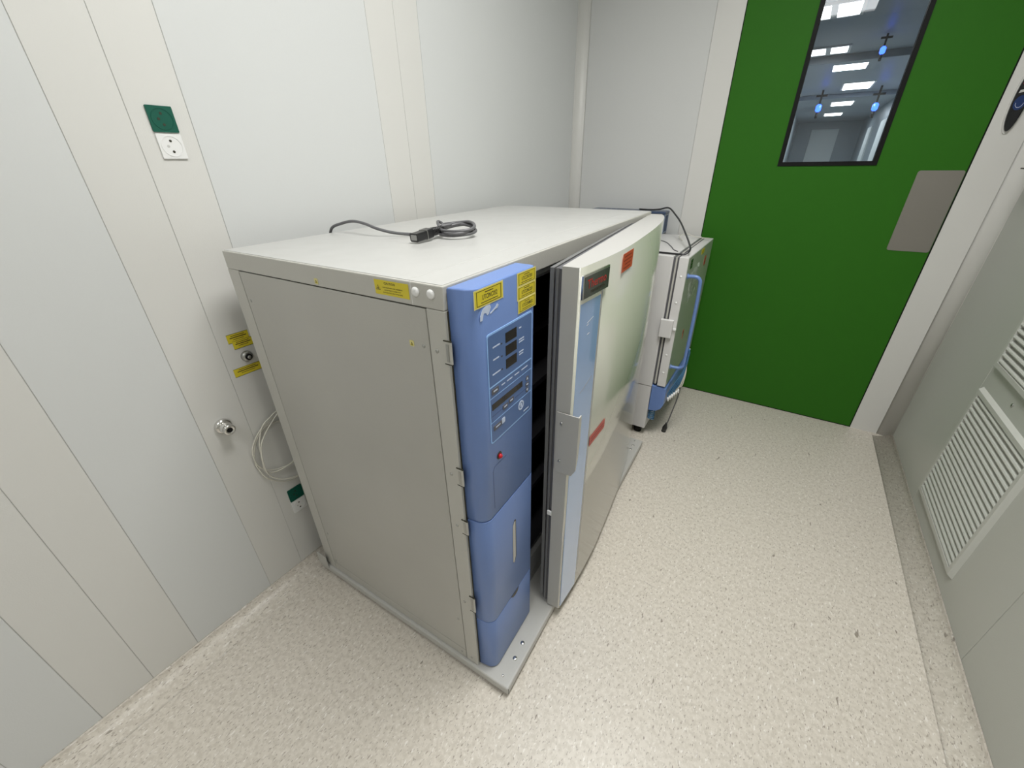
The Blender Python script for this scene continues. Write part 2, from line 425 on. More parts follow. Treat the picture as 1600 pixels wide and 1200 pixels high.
p = MB(); p.cyl((1.25, hy1 - 0.04, 1.05), (1.25, hy1 - 0.09, 1.05), 0.012, 'zinc'); p.cyl((1.25, hy1 - 0.08, 1.05), (1.36, hy1 - 0.08, 1.05), 0.01, 'zinc'); p.build('door_handle', d2)
# ceiling beams across the hall
for i, y in enumerate((6.3, 9.6)):
    p = MB(); p.box((hx0, y, hh - 0.06), (hx1, y + 0.18, hh), 'hall_ceiling', 0.004, 1); struct(p.build('trim_%d' % (4 + i)))

def ceiling_light(x, y, z, sx, sy, n, label, group=None):
    t = thing('ceiling_light', label, 'light', (x, y, z), 0, group)
    mb = MB(); F = frame((0, 0, 0), (1, 0, 0), (0, -1, 0))
    ring_plate(mb, F, -sx / 2 - 0.02, -sy / 2 - 0.02, sx / 2 + 0.02, sy / 2 + 0.02, 0.02, 0.0, 0.012, 'white_cap')
    if n == 2: plate(mb, F, -0.02, -sy / 2, 0.02, sy / 2, 0.0, 0.012, 'white_cap')
    mb.build('frame', t)
    for k in range(n):
        q = MB(); a = -sx / 2 + k * sx / n; plate(q, F, a + (0.02 if k else 0), -sy / 2, a + sx / n - (0.02 if k < n - 1 else 0), sy / 2, 0.0, 0.006, 'lamp', 0)
        q.build('diffuser', t)
    return t
ceiling_light(1.25, 1.28, H, 0.58, 1.16, 1, 'flat ceiling panel light above the large incubator')
ceiling_light(1.25, -0.95, H, 0.58, 1.16, 1, 'unseen ceiling panel added as fill light behind the viewpoint')  # unseen panel, added to go with the fill lamp
ceiling_light(1.224, 4.59, hh, 0.30, 0.34, 2, 'nearest twin-panel ceiling light seen at the top of the door window', 'hall ceiling lights')
ceiling_light(1.227, 5.98, hh, 0.30, 0.30, 2, 'second twin-panel ceiling light seen at the left edge of the door window', 'hall ceiling lights')
ceiling_light(1.634, 8.73, hh, 0.32, 0.7, 1, 'largest of the three single hall lights in the middle of the door window', 'hall ceiling lights')
ceiling_light(1.573, 11.1, hh, 0.32, 0.7, 1, 'middle of the three single hall lights in the door window', 'hall ceiling lights')
ceiling_light(1.52, 13.46, hh, 0.32, 0.7, 1, 'smallest, farthest single hall light in the door window', 'hall ceiling lights')
def indicator(x, y, z, s, label):
    t = thing('indicator_lamp', label, 'lamp', (x, y, z), 0, 'blue indicator lamps in the hall')
    mb = MB(); mb.box((-0.012 * s, -0.012 * s, 0.05 * s), (0.012 * s, 0.012 * s, hh - z), 'black'); mb.box((-0.07 * s, -0.015 * s, 0.14 * s), (0.07 * s, 0.015 * s, 0.165 * s), 'black'); mb.build('bracket', t)
    mb = MB(); mb.lathe((0, 0, -0.05 * s), (0, 0, 1), [(0, 0.015 * s), (0.02 * s, 0.035 * s), (0.08 * s, 0.035 * s), (0.10 * s, 0.015 * s)], 'led_blue', 14); mb.build('lens', t)
    mb = MB(); mb.cyl((0, 0, -0.13 * s), (0, 0, -0.05 * s), 0.018 * s, 'black'); mb.build('stem', t)
indicator(1.249 - 0.0, 9.0, 2.13, 1.0, 'blue indicator lamp on the left inside the door window')
indicator(1.93, 9.0, 2.10, 1.0, 'blue indicator lamp on the right inside the door window')
indicator(1.617, 5.58, 2.24, 0.55, 'small blue glowing capsule near the top right of the door window')  # smaller emissive blue capsule on the same bracket shape

# ------------------------------------------------------------------ wall sockets (left wall, facing +x)
def socket(y0, z0, m, label, group, s=0.054, low=False):
    """plate spans y0..y0+s, z0..z0+s"""
    t = thing('wall_socket', label, 'socket', (0.0, y0 + s / 2, z0 + s / 2), 0, group)
    F = frame((0, 0, 0), (0, 1, 0), (0, 0, 1)); h = s / 2
    mb = MB(); plate(mb, F, -h, -h, h, h, 0.0, 0.004, m, 0.002); mb.build('face_plate', t)
    mb = MB()
    n = 32; ro, ri = 0.0225, 0.0212
    ir = mb
    for k in range(n):
        a, b2 = 2 * math.pi * k / n, 2 * math.pi * (k + 1) / n
        poly_plate(mb, F, [(ri * math.cos(a), ri * math.sin(a)), (ro * math.cos(a), ro * math.sin(a)), (ro * math.cos(b2), ro * math.sin(b2)), (ri * math.cos(b2), ri * math.sin(b2))], 0.004, 0.0048, m)
    mb.build('rim', t)
    for (px, py, mm) in ((0.0, 0.0115, 'ink'), (0.0, -0.0115, 'ink'), (-0.0055 * 1.4, 0.0, 'seam' if m == 'socket_white' else 'ink')):
        q = MB(); q.cyl(F @ Vector((px, py, 0.0035)), F @ Vector((px, py, 0.0046)), 0.0029, mm, n=12); q.build('contact_hole', t)
socket(0.797, 1.529, 'socket_green', 'green wall socket high on the left wall, directly above a white one', 'green wall sockets')
socket(0.798, 1.473, 'socket_white', 'white wall socket high on the left wall under a green one', 'white wall sockets', 0.053)
socket(0.798, 0.335, 'socket_green', 'green wall socket low on the left wall below the coiled tubing', 'green wall sockets')
socket(0.798, 0.279, 'socket_white', 'white wall socket low on the left wall near the floor, below a green one', 'white wall sockets', 0.053)

def sticker(parent, F, w_, h_, style, txt='', name='sticker', z=0.0):
    mb = MB()
    if style == 'utc':
        plate(mb, F, 0, 0, w_, h_, z, z + 0.0004, 'yellow_edge'); plate(mb, F, w_ * .03, h_ * .06, w_ * .97, h_ * .94, z + 0.0004, z + 0.0005, 'yellow')
        for a in ((.08, .10, .10, .90), (.90, .10, .92, .90), (.08, .10, .92, .13), (.08, .87, .92, .90)): plate(mb, F, w_ * a[0], h_ * a[1], w_ * a[2], h_ * a[3], z + 0.0005, z + 0.0006, 'ink')
        text(mb, F, txt, w_ * .52, h_ * .50, h_ * .36, 'ink', z + 0.0007, 0.72 * w_ / (h_ * 2.75) * 1.05)
        plate(mb, F, w_ * .36, h_ * .73, w_ * .64, h_ * .78, z + 0.0005, z + 0.0006, 'ink'); plate(mb, F, w_ * .22, h_ * .22, w_ * .80, h_ * .26, z + 0.0005, z + 0.0006, 'ink')
    elif style == 'lines':
        plate(mb, F, 0, 0, w_, h_, z, z + 0.0004, 'yellow')
        for (a, b2, c_, t_) in ((.18, .82, .74, .07), (.12, .90, .52, .10), (.25, .75, .32, .06), (.0, 1, .96, .04), (.0, 1, .0, .04)): plate(mb, F, w_ * a, h_ * c_, w_ * b2, h_ * (c_ + t_), z + 0.0004, z + 0.0005, 'ink')
    elif style == 'caution':
        plate(mb, F, 0, 0, w_, h_, z, z + 0.0004, 'yellow')
        text(mb, F, 'CAUTION', w_ * .46, h_ * .80, h_ * .23, 'ink', z + 0.0006)
        for k, l in enumerate(('CONTAINS PARTS AND ASSEMBLIES', 'SUSCEPTIBLE TO DAMAGE BY', 'ELECTROSTATIC DISCHARGE (ESD)')):
            text(mb, F, l, w_ * .53, h_ * (.52 - .17 * k), h_ * .115, 'ink', z + 0.0006, 1.0)
        tri = [(w_ * .03, h_ * .30), (w_ * .17, h_ * .30), (w_ * .10, h_ * .66)]
        poly_plate(mb, F, tri, z + 0.0004, z + 0.0005, 'ink')
        tri = [(w_ * .048, h_ * .335), (w_ * .152, h_ * .335), (w_ * .10, h_ * .60)]
        poly_plate(mb, F, tri, z + 0.0005, z + 0.0006, 'yellow')
        poly_plate(mb, F, [(w_ * .08, h_ * .36), (w_ * .115, h_ * .36), (w_ * .118, h_ * .47), (w_ * .09, h_ * .50)], z + 0.0006, z + 0.0007, 'ink')
    elif style == 'tri':
        plate(mb, F, 0, 0, w_, h_, z, z + 0.0003, 'yellow_edge', w_ * .2)
        poly_plate(mb, F, [(w_ * .2, h_ * .18), (w_ * .8, h_ * .18), (w_ * .5, h_ * .75)], z + 0.0003, z + 0.0004, 'ink')
        poly_plate(mb, F, [(w_ * .36, h_ * .25), (w_ * .64, h_ * .25), (w_ * .5, h_ * .55)], z + 0.0004, z + 0.0005, 'yellow')
    o = mb.build(name, parent); return o

FW = lambda y, z, tilt=0.0: frame((0.0003, y, z), (0, math.cos(tilt), math.sin(tilt)), (0, -math.sin(tilt), math.cos(tilt)))
def wall_sticker(y, z, w_, h_, label, dz=0.0, tilt=0.0):
    F = FW(0, 0, tilt); o = sticker(None, F, w_, h_, 'lines', name='label_sticker', z=dz); o.location = (0, y, z)
    tag(o, label, 'sticker', 'yellow stickers on the left wall')
wall_sticker(0.789, 0.984, 0.062, 0.028, 'upper yellow sticker on the wall, the top of the overlapping pair above the small knob')
wall_sticker(0.799, 0.963, 0.058, 0.026, 'yellow sticker tucked under another, just above the small round wall knob', 0.0006)
wall_sticker(0.775, 0.877, 0.082, 0.027, 'wide yellow sticker on the wall just below the small round knob')

# gas outlets
t = thing('gas_outlet', 'small round grey outlet knob between yellow wall stickers', 'outlet', (0, 0.825, 0.933))
mb = MB(); mb.lathe((0, 0, 0), (1, 0, 0), [(0, 0.017), (0.006, 0.017), (0.010, 0.014), (0.012, 0.010)], 'zinc'); mb.build('body', t)
mb = MB(); mb.lathe((0.012, 0, 0), (1, 0, 0), [(0, 0.0095), (0.004, 0.0095), (0.004, 0.0055)], 'black'); mb.build('ring', t)
mb = MB(); mb.lathe((0.012, 0, 0), (1, 0, 0), [(0, 0.0052), (0.008, 0.0052), (0.009, 0.003)], 'zinc', 16); mb.build('nozzle', t)
t = thing('gas_outlet', 'large chrome gas outlet sticking out of the left wall', 'outlet', (0, 0.693, 0.746))
mb = MB(); mb.lathe((0, 0, 0), (1, 0, 0), [(0, 0.024), (0.004, 0.025), (0.010, 0.0235), (0.014, 0.018)], 'chrome'); mb.build('flange', t)
mb = MB(); mb.lathe((0.013, 0, 0), (1, 0, 0), [(0, 0.015), (0.003, 0.0175), (0.012, 0.0175), (0.016, 0.014), (0.022, 0.0125)], 'chrome'); mb.build('collar', t)
mb = MB(); mb.lathe((0.034, 0, 0), (1, 0, 0), [(0, 0.013), (0.002, 0.0165), (0.011, 0.0165), (0.013, 0.0145), (0.0125, 0.008), (0.006, 0.007)], 'chrome'); mb.build('nozzle', t)
mb = MB(); mb.cyl((0.038, 0, 0), (0.0465, 0, 0), 0.0072, 'black', n=18); mb.build('bore', t)

# coiled tubing hanging on the left wall behind the incubator
random.seed(3)
t = thing('tubing_coil', 'loose coil of thin translucent tubing hanging on the wall behind the large incubator', 'tubing', (0.0, 0.80, 0.55))
for k, (xo, P_) in enumerate((
    (0.020, [(0.93, 0.745), (0.90, 0.742), (0.849, 0.725), (0.824, 0.713), (0.791, 0.692), (0.770, 0.653), (0.761, 0.629), (0.753, 0.580), (0.750, 0.540), (0.763, 0.514), (0.793, 0.502), (0.827, 0.504), (0.855, 0.514), (0.92, 0.555)]),
    (0.027, [(0.93, 0.735), (0.89, 0.732), (0.850, 0.719), (0.817, 0.691), (0.792, 0.669), (0.767, 0.640), (0.756, 0.611), (0.751, 0.571), (0.752, 0.526), (0.764, 0.496), (0.789, 0.469), (0.819, 0.455), (0.851, 0.451), (0.92, 0.465)]),
    (0.012, [(0.90, 0.688), (0.850, 0.700), (0.800, 0.688), (0.768, 0.664), (0.753, 0.648), (0.741, 0.630), (0.735, 0.605), (0.737, 0.569), (0.750, 0.537), (0.774, 0.516), (0.803, 0.505), (0.86, 0.500), (0.92, 0.510)]),
    (0.008, [(0.93, 0.640), (0.88, 0.665), (0.847, 0.677), (0.830, 0.682), (0.811, 0.684), (0.792, 0.676), (0.765, 0.650), (0.745, 0.610), (0.736, 0.567), (0.740, 0.531), (0.749, 0.499), (0.772, 0.467), (0.801, 0.441), (0.822, 0.431), (0.852, 0.428), (0.92, 0.440)]))):
    mb = MB(); mb.tube([(xo + 0.003 * math.sin(i * 1.1 + k), y - 0.80, z - 0.55) for i, (y, z) in enumerate(P_)], 0.0023, 'tube', 8, 6); mb.build('strand', t)

# ------------------------------------------------------------------ base plate under the big incubator
BX, BY, PHI = 0.098, 0.815, R(1.31)
t = thing('equipment_base', 'low grey sheet-metal base carrying the large incubator, with domed rivets', 'base', (BX, BY, 0), PHI)
CW, CD = 1.455, 0.862
mb = MB(); mb.box((-0.035, -0.010, 0.012), (CD, CW, 0.0445), 'base', 0.006, 3); mb.build('deck', t)
mb = MB(); mb.box((-0.035, -0.014, 0.040), (0.02, -0.0105, 0.10), 'base', 0.001, 1); mb.build('corner_bracket', t)
for (x, y, r) in ((0.837, 0.133, 0.0075), (0.840, 0.079, 0.0075), (0.834, 0.016, 0.004), (0.830, 1.345, 0.0075), (0.832, 1.385, 0.0075), (0.828, 1.43, 0.004)):
    mb = MB(); mb.lathe((x - 0.006, y, 0.0445), (0, 0, 1), [(0, r), (0.0012, r * 0.95), (0.0024, r * 0.7), (0.003, r * 0.35)], 'chrome', 16); mb.build('rivet', t)
for x in (0.03, 0.80):
    for y in (0.05, CW - 0.06):
        mb = MB(); mb.cyl((x, y, 0.0), (x, y, 0.0125), 0.022, 'black', 0.018); mb.build('rubber_foot', t)
mb = MB(); mb.box((CD - 0.0006, -0.006, 0.014), (CD + 0.0004, -0.0045, 0.040), 'ink'); mb.build('fold_seam', t)

# ------------------------------------------------------------------ large incubator
INC = thing('incubator', 'large pale grey incubator with blue control console and its curved door ajar', 'incubator', (BX, BY, 0.045), PHI)
ZO = 0.045
d_, w2, zt = 0.745, 1.40, 1.262
def ib(mb, name, parent=None, label=None, smooth=False):
    for v in mb.bm.verts: v.co.z -= ZO
    return mb.build(name, parent or INC, label, smooth=smooth)
mb = MB(); mb.box((0.004, 0.004, 0.045), (d_ - 0.02, 0.24, 1.214), 'cab'); ib(mb, 'side_wall')
mb = MB(); mb.box((0.004, w2 - 0.05, 0.045), (d_ - 0.004, w2 - 0.002, 1.214), 'cab'); ib(mb, 'side_wall')
mb = MB(); mb.box((0.004, 0.24, 0.045), (0.05, w2 - 0.05, 1.214), 'cab'); ib(mb, 'back_wall')
mb = MB(); mb.box((0.05, 0.24, 0.045), (d_ - 0.03, w2 - 0.05, 0.085), 'header'); ib(mb, 'floor_pan')
# top cover with a folded rim
mb = MB()
mb.box((0.0, 0.0, 1.216), (d_, w2, zt), 'cab', 0.0025, 2)
top = ib(mb, 'top_cover')
mb = MB(); mb.box((0.004, 0.004, zt), (0.6595, w2 - 0.004, zt + 0.0012), 'cab_top', 0.0006, 1); ib(mb, 'top_sheet')
mb = MB(); mb.box((0.6605, 0.004, zt), (d_ - 0.003, w2 - 0.004, zt + 0.0012), 'cab_top', 0.0006, 1); ib(mb, 'top_sheet')
# left side: stiles, inset panel with thin shadow gaps
mb = MB(); mb.box((0.0, 0.0, 0.045), (0.0515, 0.004, 1.2155), 'cab', 0.0008, 1); ib(mb, 'side_stile')
mb = MB(); mb.box((0.0545, 0.0, 0.088), (0.6985, 0.004, 1.2135), 'cab_side', 0.0010, 1); ib(mb, 'side_panel')
mb = MB(); mb.box((0.0545, 0.0, 0.045), (0.6985, 0.004, 0.086), 'cab_side', 0.0006, 1); ib(mb, 'side_rail')
mb = MB(); mb.box((0.7005, 0.0, 0.045), (d_, 0.012, 1.2155), 'cab', 0.0015, 2); ib(mb, 'side_stile')
mb = MB(); mb.box((0.052, 0.0035, 0.046), (0.0540, 0.0045, 1.215), 'ink'); mb.box((0.6988, 0.0035, 0.046), (0.7002, 0.0045, 1.215), 'ink'); mb.box((0.054, 0.0035, 1.2134), (0.70, 0.0045, 1.2158), 'ink'); mb.box((0.7448, 0.007, 0.055), (0.7475, 0.24, 1.214), 'ink'); ib(mb, 'shadow_gap')
mb = MB(); mb.box((0.668, -0.0002, 1.217), (0.669, 0.0015, zt + 0.0005), 'white_cap'); ib(mb, 'fold_seam')
# front frame round the chamber mouth
mb = MB(); mb.box((0.70, 0.012, 0.045), (d_, 0.26, 1.2155), 'cab', 0.001, 1); ib(mb, 'front_stile')
mb = MB(); mb.box((0.70, w2 - 0.07, 0.045), (d_, w2 - 0.002, 1.2155), 'cab', 0.001, 1); ib(mb, 'front_stile')
mb = MB(); mb.prism([(0.60, 1.2155), (0.735, 1.2155), (0.732, 1.200), (0.722, 1.188), (0.705, 1.180), (0.60, 1.176)], 0.26, w2 - 0.07, 'header', axis='y'); ib(mb, 'header_roll', smooth=False)
mb = MB(); mb.prism([(0.60, 0.046), (0.742, 0.046), (0.738, 0.075), (0.715, 0.105), (0.60, 0.118)], 0.26, w2 - 0.07, 'header', axis='y'); ib(mb, 'sill')
mb = MB()
mb.box((0.06, 0.262, 0.118), (0.70, 0.275, 1.178), 'inner'); mb.box((0.06, w2 - 0.09, 0.118), (0.70, w2 - 0.072, 1.178), 'inner')
mb.box((0.05, 0.262, 0.118), (0.06, w2 - 0.072, 1.178), 'inner'); mb.box((0.05, 0.262, 0.118), (0.70, w2 - 0.072, 0.13), 'inner'); mb.box((0.05, 0.262, 1.168), (0.60, w2 - 0.072, 1.178), 'inner')
ib(mb, 'chamber_liner', None, 'dark chamber lining')
for z in (0.36, 0.58, 0.80, 1.0):
    mb = MB(); mb.box((0.08, 0.278, z), (0.66, w2 - 0.095, z + 0.006), 'liner'); mb.box((0.655, 0.278, z - 0.012), (0.662, w2 - 0.095, z + 0.008), 'liner'); ib(mb, 'shelf')
for y in (0.30,):
    mb = MB(); mb.box((0.64, y, 0.14), (0.655, y + 0.018, 1.16), 'liner'); ib(mb, 'shelf_rail')
mb = MB(); mb.tube([(0.70, 0.30, 1.16), (0.69, 0.36, 1.10), (0.69, 0.42, 0.98), (0.68, 0.44, 0.80)], 0.004, 'gasket', 8, 5); ib(mb, 'sensor_lead')
# screws on the left side
for (x, z) in ((0.068, 1.137), (0.683, 1.135), (0.717, 1.132), (0.719, 0.823), (0.720, 0.658), (0.717, 0.350), (0.683, 0.240), (0.682, 0.066), (0.721, 0.068), (0.071, 0.251), (0.070, 0.101)):
    mb = MB(); mb.lathe((x, 0.0006, z), (0, -1, 0), [(0, 0.0045), (0.0015, 0.0042), (0.0026, 0.0025)], 'zinc', 14); ib(mb, 'screw')
for x in (0.680, 0.717):
    mb = MB(); mb.lathe((x, 0.0005, 1.244), (0, -1, 0), [(0, 0.0095), (0.002, 0.0092), (0.004, 0.0075), (0.005, 0.004)], 'white_cap', 22); ib(mb, 'cap_plug', None, 'white round plastic cap')
# hinges between the stile and the console
for (z0, z1) in ((1.111, 1.158), (0.802, 0.850), (0.643, 0.688), (0.330, 0.392)):
    mb = MB(); mb.box((0.7365, -0.0022, z0), (0.7555, 0.0015, z1), 'cab', 0.0008, 1)
    mb.box((0.7425, -0.0034, z0 + 0.005), (0.7500, -0.0020, z1 - 0.005), 'zinc', 0.0005, 1)
    mb.box((0.7368, -0.0026, z0 - 0.0014), (0.756, 0.001, z0), 'ink'); mb.box((0.7368, -0.0026, z1), (0.756, 0.001, z1 + 0.0014), 'ink')
    ib(mb, 'hinge')
FS = lambda x, z: frame((x, -0.0003, z), (1, 0, 0), (0, 0, 1))      # left side face, normal -y
o = sticker(INC, FS(0.571, 1.2265), 0.092, 0.029, 'caution'); o.location.z -= ZO; label_part(o, 'yellow caution sticker')
for (x, z) in ((0.381, 1.228), (0.652, 1.136)):
    o = sticker(INC, FS(x - 0.006, z - 0.007), 0.012, 0.013, 'tri', z=0.0002); o.location.z -= ZO; label_part(o, 'tiny warning triangle sticker')

# ---- blue console, three covers
def console_poly(y0=0.009, y1=0.247, xb=0.747, xf=0.800, r=0.030):
    P = [(xb, y0)]
    for k in range(9):
        a = R(-90 + 90 * k / 8); P.append((xf - r + r * math.cos(a), y0 + 0.004 + r + r * math.sin(a)))
    P += [(xf, y1 - 0.012), (xf - 0.004, y1 - 0.003), (xf - 0.016, y1), (xb, y1)]
    return P
def console(name, z0, z1, bev):
    mb = MB(); mb.prism(console_poly(), z0, z1, 'blue', bev=bev)
    o = ib(mb, name)
    for q in o.data.polygons: q.use_smooth = abs(q.normal.z) < 0.9
    return o
con = console('control_console', 0.6872, 1.2585, 0.004)
con2 = console('middle_cover', 0.2835, 0.6848, 0.0015)
con3 = console('lower_cover', 0.050, 0.2815, 0.0015)
FC = frame((0.8002, 0, -ZO), (0, 1, 0), (0, 0, 1))               # console front, normal +x
def cpart(name, par, fn, label=None):
    mb = MB(); fn(mb); return mb.build(name, par, label)
def overlay(mb):
    plate(mb, FC, 0.0495, 0.905, 0.2295, 1.163, 0.0, 0.0010, 'blue_line', 0.007)
    plate(mb, FC, 0.0525, 0.909, 0.2260, 1.159, 0.0010, 0.0013, 'blue_graphic', 0.005)
    for (z, t_) in ((1.046, 0.0032), (1.0195, 0.0013), (0.9595, 0.0015)): plate(mb, FC, 0.052, z - t_ / 2, 0.226, z + t_ / 2, 0.0013, 0.0015, 'blue_line')
    for (a, b2, z) in ((0.068, 0.094, 1.131), (0.068, 0.090, 1.104), (0.064, 0.094, 1.072)): plate(mb, FC, a, z - 0.0015, b2, z + 0.0015, 0.0013, 0.0015, 'print_white')
    for (a, b2, z) in ((0.170, 0.180, 1.139), (0.170, 0.192, 1.112), (0.170, 0.192, 1.106), (0.170, 0.190, 1.082), (0.170, 0.188, 1.076), (0.096, 0.110, 1.034), (0.118, 0.140, 1.034), (0.150, 0.170, 1.034), (0.180, 0.208, 1.034), (0.190, 0.215, 0.917)):
        plate(mb, FC, a, z - 0.0014, b2, z + 0.0014, 0.0013, 0.0015, 'print_white')
    for z in (1.128, 1.100, 1.070): plate(mb, FC, 0.098, z - 0.001, 0.103, z + 0.002, 0.0013, 0.0015, 'ink')
    plate(mb, FC, 0.150, 0.974, 0.205, 0.976, 0.0013, 0.0014, 'blue_dark'); plate(mb, FC, 0.056, 0.974, 0.096, 0.976, 0.0013, 0.0014, 'blue_dark')
cpart('control_panel', con, overlay, 'blue control panel overlay with light blue outline')
for z in (1.124, 1.095, 1.0645): cpart('display', con, lambda mb, z=z: plate(mb, FC, 0.1155, z, 0.160, z + 0.022, 0.0013, 0.0018, 'display'), 'dark numeric display')
cpart('display', con, lambda mb: plate(mb, FC, 0.0575, 0.9895, 0.1845, 1.0045, 0.0013, 0.0018, 'display'), 'long dark text display')
def key(y0, z0, y1, z1, pm='print_white'):
    def fn(mb):
        plate(mb, FC, y0, z0, y1, z1, 0.0013, 0.0022, 'print_grey', 0.002)
        plate(mb, FC, y0 + (y1 - y0) * .25, (z0 + z1) / 2 - 0.0016, y1 - (y1 - y0) * .2, (z0 + z1) / 2 + 0.0016, 0.0022, 0.0024, pm)
    cpart('key', con, fn)
key(0.058, 1.027, 0.084, 1.040); key(0.098, 0.970, 0.119, 0.981); key(0.123, 0.973, 0.144, 0.984)
key(0.199, 0.980, 0.214, 0.990); key(0.060, 0.936, 0.092, 0.948)
cpart('key', con, lambda mb: plate(mb, FC, 0.093, 0.936, 0.106, 0.950, 0.0013, 0.002, 'print_white', 0.003), 'pale symbol key')
for z, s_ in ((1.001, 1), (0.970, -1)):
    def fn(mb, z=z, s_=s_):
        plate(mb, FC, 0.201, z - 0.006, 0.213, z + 0.006, 0.0013, 0.002, 'print_grey', 0.003)
        p3 = [(0.203, z - 0.003 * s_), (0.211, z - 0.003 * s_), (0.207, z + 0.004 * s_)]
        poly_plate(mb, FC, p3 if s_ > 0 else p3[::-1], 0.002, 0.0022, 'print_white')
    cpart('key', con, fn, 'arrow key')
def dial(mb):
    n = 28
    for k in range(n):
        a, b2 = 2 * math.pi * k / n, 2 * math.pi * (k + 1) / n; ro, ri = 0.0125, 0.0085
        poly_plate(mb, FC, [(0.178 + ri * math.cos(a), 0.941 + ri * math.sin(a)), (0.178 + ro * math.cos(a), 0.941 + ro * math.sin(a)), (0.178 + ro * math.cos(b2), 0.941 + ro * math.sin(b2)), (0.178 + ri * math.cos(b2), 0.941 + ri * math.sin(b2))], 0.0013, 0.0019, 'print_white')
    plate(mb, FC, 0.1745, 0.936, 0.1815, 0.946, 0.0013, 0.0018, 'print_white')
cpart('silence_key', con, dial, 'round white ringed key')
# red lamp in a dark recess
mb = MB(); mb.lathe(FC @ Vector((0.080, 0.856, 0)), (1, 0, 0), [(0, 0.010), (0.0006, 0.010)], 'ink', 20); mb.build('lamp_recess', con)
mb = MB(); mb.lathe(FC @ Vector((0.081, 0.854, 0.0006)), (1, 0, 0), [(0, 0.0062), (0.003, 0.006), (0.006, 0.004), (0.007, 0.0015)], 'red_lens', 18); mb.build('red_lamp', con)
# hatch outline
def hatch(mb):
    plate(mb, FC, 0.0525, 0.712, 0.0535, 0.824, 0.0, 0.0003, 'blue_dark')
    poly_plate(mb, FC, [(0.0525, 0.824), (0.060, 0.8355), (0.060, 0.8368), (0.0515, 0.8245)], 0.0, 0.0003, 'blue_dark')
    plate(mb, FC, 0.060, 0.8358, 0.110, 0.8366, 0.0, 0.0003, 'blue_dark')
cpart('hatch_outline', con, hatch)
# white swoosh print
def swoosh(mb):
    poly_plate(mb, FC, [(0.033, 1.196), (0.040, 1.196), (0.045, 1.208), (0.053, 1.207), (0.056, 1.202), (0.061, 1.203), (0.069, 1.214), (0.066, 1.220), (0.055, 1.221), (0.042, 1.217), (0.034, 1.206)], 0.0, 0.0004, 'print_white')
    poly_plate(mb, FC, [(0.066, 1.2005), (0.084, 1.2065), (0.090, 1.2065), (0.096, 1.2120), (0.090, 1.2155), (0.085, 1.2105), (0.066, 1.2035)], 0.0, 0.0004, 'print_white')
cpart('emblem', con, swoosh, 'white swoosh emblem')
for (y, z, a, b2, tx, dz) in ((0.017, 1.2215, 0.096, 0.034, 'UTCINC052', 0), (0.1655, 1.2275, 0.080, 0.0285, 'UTCCINT001', 0), (0.1655, 1.1985, 0.080, 0.0288, 'UTCCINC055', 0), (0.1685, 1.1700, 0.077, 0.0285, 'UTCCINM052', 0.0004)):
    sticker(con, FC @ Matrix.Translation((y, z, 0)), a, b2, 'utc', tx, z=dz)['label'] = 'yellow sticker reading ' + tx
# middle cover: recessed finger slot; lower cover: eye-shaped slot
def slot(mb):
    poly_plate(mb, FC, [(0.133, 0.425), (0.141, 0.418), (0.150, 0.440), (0.150, 0.586), (0.142, 0.590), (0.135, 0.575)], 0.0, 0.0004, 'ink')
    poly_plate(mb, FC, [(0.132, 0.428), (0.138, 0.421), (0.1465, 0.441), (0.1465, 0.583), (0.140, 0.584), (0.133, 0.572)], 0.0004, 0.0007, 'cab')
cpart('level_window', con2, slot, 'narrow pale level window')
def eye(mb):
    poly_plate(mb, FC, [(0.117, 0.2830), (0.128, 0.2700), (0.142, 0.2660), (0.155, 0.2695), (0.163, 0.2820)], 0.0, 0.0006, 'ink')
cpart('finger_slot', con3, eye, 'black finger slot')

# ---- curved door, ajar
ZB, ZT = 0.052, 1.250
front_pts = [(0.2975, 0.8840), (0.42, 0.8925), (0.52, 0.8955), (0.61, 0.8945), (0.76, 0.8855), (0.97, 0.8690), (1.14, 0.8500), (1.30, 0.8240), (1.385, 0.8000), (1.420, 0.7850)]
def fx(y):
    P = front_pts
    for i in range(len(P) - 1):
        if P[i][0] <= y <= P[i + 1][0] or i == len(P) - 2:
            (a, A), (b2, B) = P[i], P[i + 1]; p0 = P[max(i - 1, 0)]; p3 = P[min(i + 2, len(P) - 1)]
            m1 = (B - p0[1]) / (b2 - p0[0]); m2 = (p3[1] - A) / (p3[0] - a); h = b2 - a; t_ = (y - a) / h
            return (2 * t_ ** 3 - 3 * t_ ** 2 + 1) * A + (t_ ** 3 - 2 * t_ ** 2 + t_) * h * m1 + (-2 * t_ ** 3 + 3 * t_ ** 2) * B + (t_ ** 3 - t_ ** 2) * h * m2
def skin(y0, y1, z0, z1, off, th, m, mb, n=None):
    n = n or max(2, int((y1 - y0) / 0.03)); A = [(fx(y0 + (y1 - y0) * k / n) + off, y0 + (y1 - y0) * k / n) for k in range(n + 1)]
    B = [(x - th, y) for x, y in A[::-1]]
    return mb.prism(A + B, z0, z1, m)
N = 40
yl, yr = 0.3015, 1.420
outer = [(fx(yl + (yr - yl) * k / N), yl + (yr - yl) * k / N) for k in range(N + 1)]
poly = [(0.840, 0.2950), (0.880, 0.2975)] + outer + [(0.738, 1.412)]
mb = MB(); mb.prism(poly, ZB, ZT, 'door')
i_e = mb.mi('door_edge'); i_t = mb.mi('door_top')
for fc in mb.bm.faces:
    c_ = fc.calc_center_median(); fc.normal_update()
    if fc.normal.z > 0.9: fc.material_index = i_t
    elif fc.normal.y < -0.85 and c_.y < 0.2985: fc.material_index = i_e
    elif abs(fc.normal.z) < .5 and fc.normal.x > 0.3: fc.smooth = True
DR = ib(mb, 'door', None, 'curved front door standing ajar, glossy enamel')
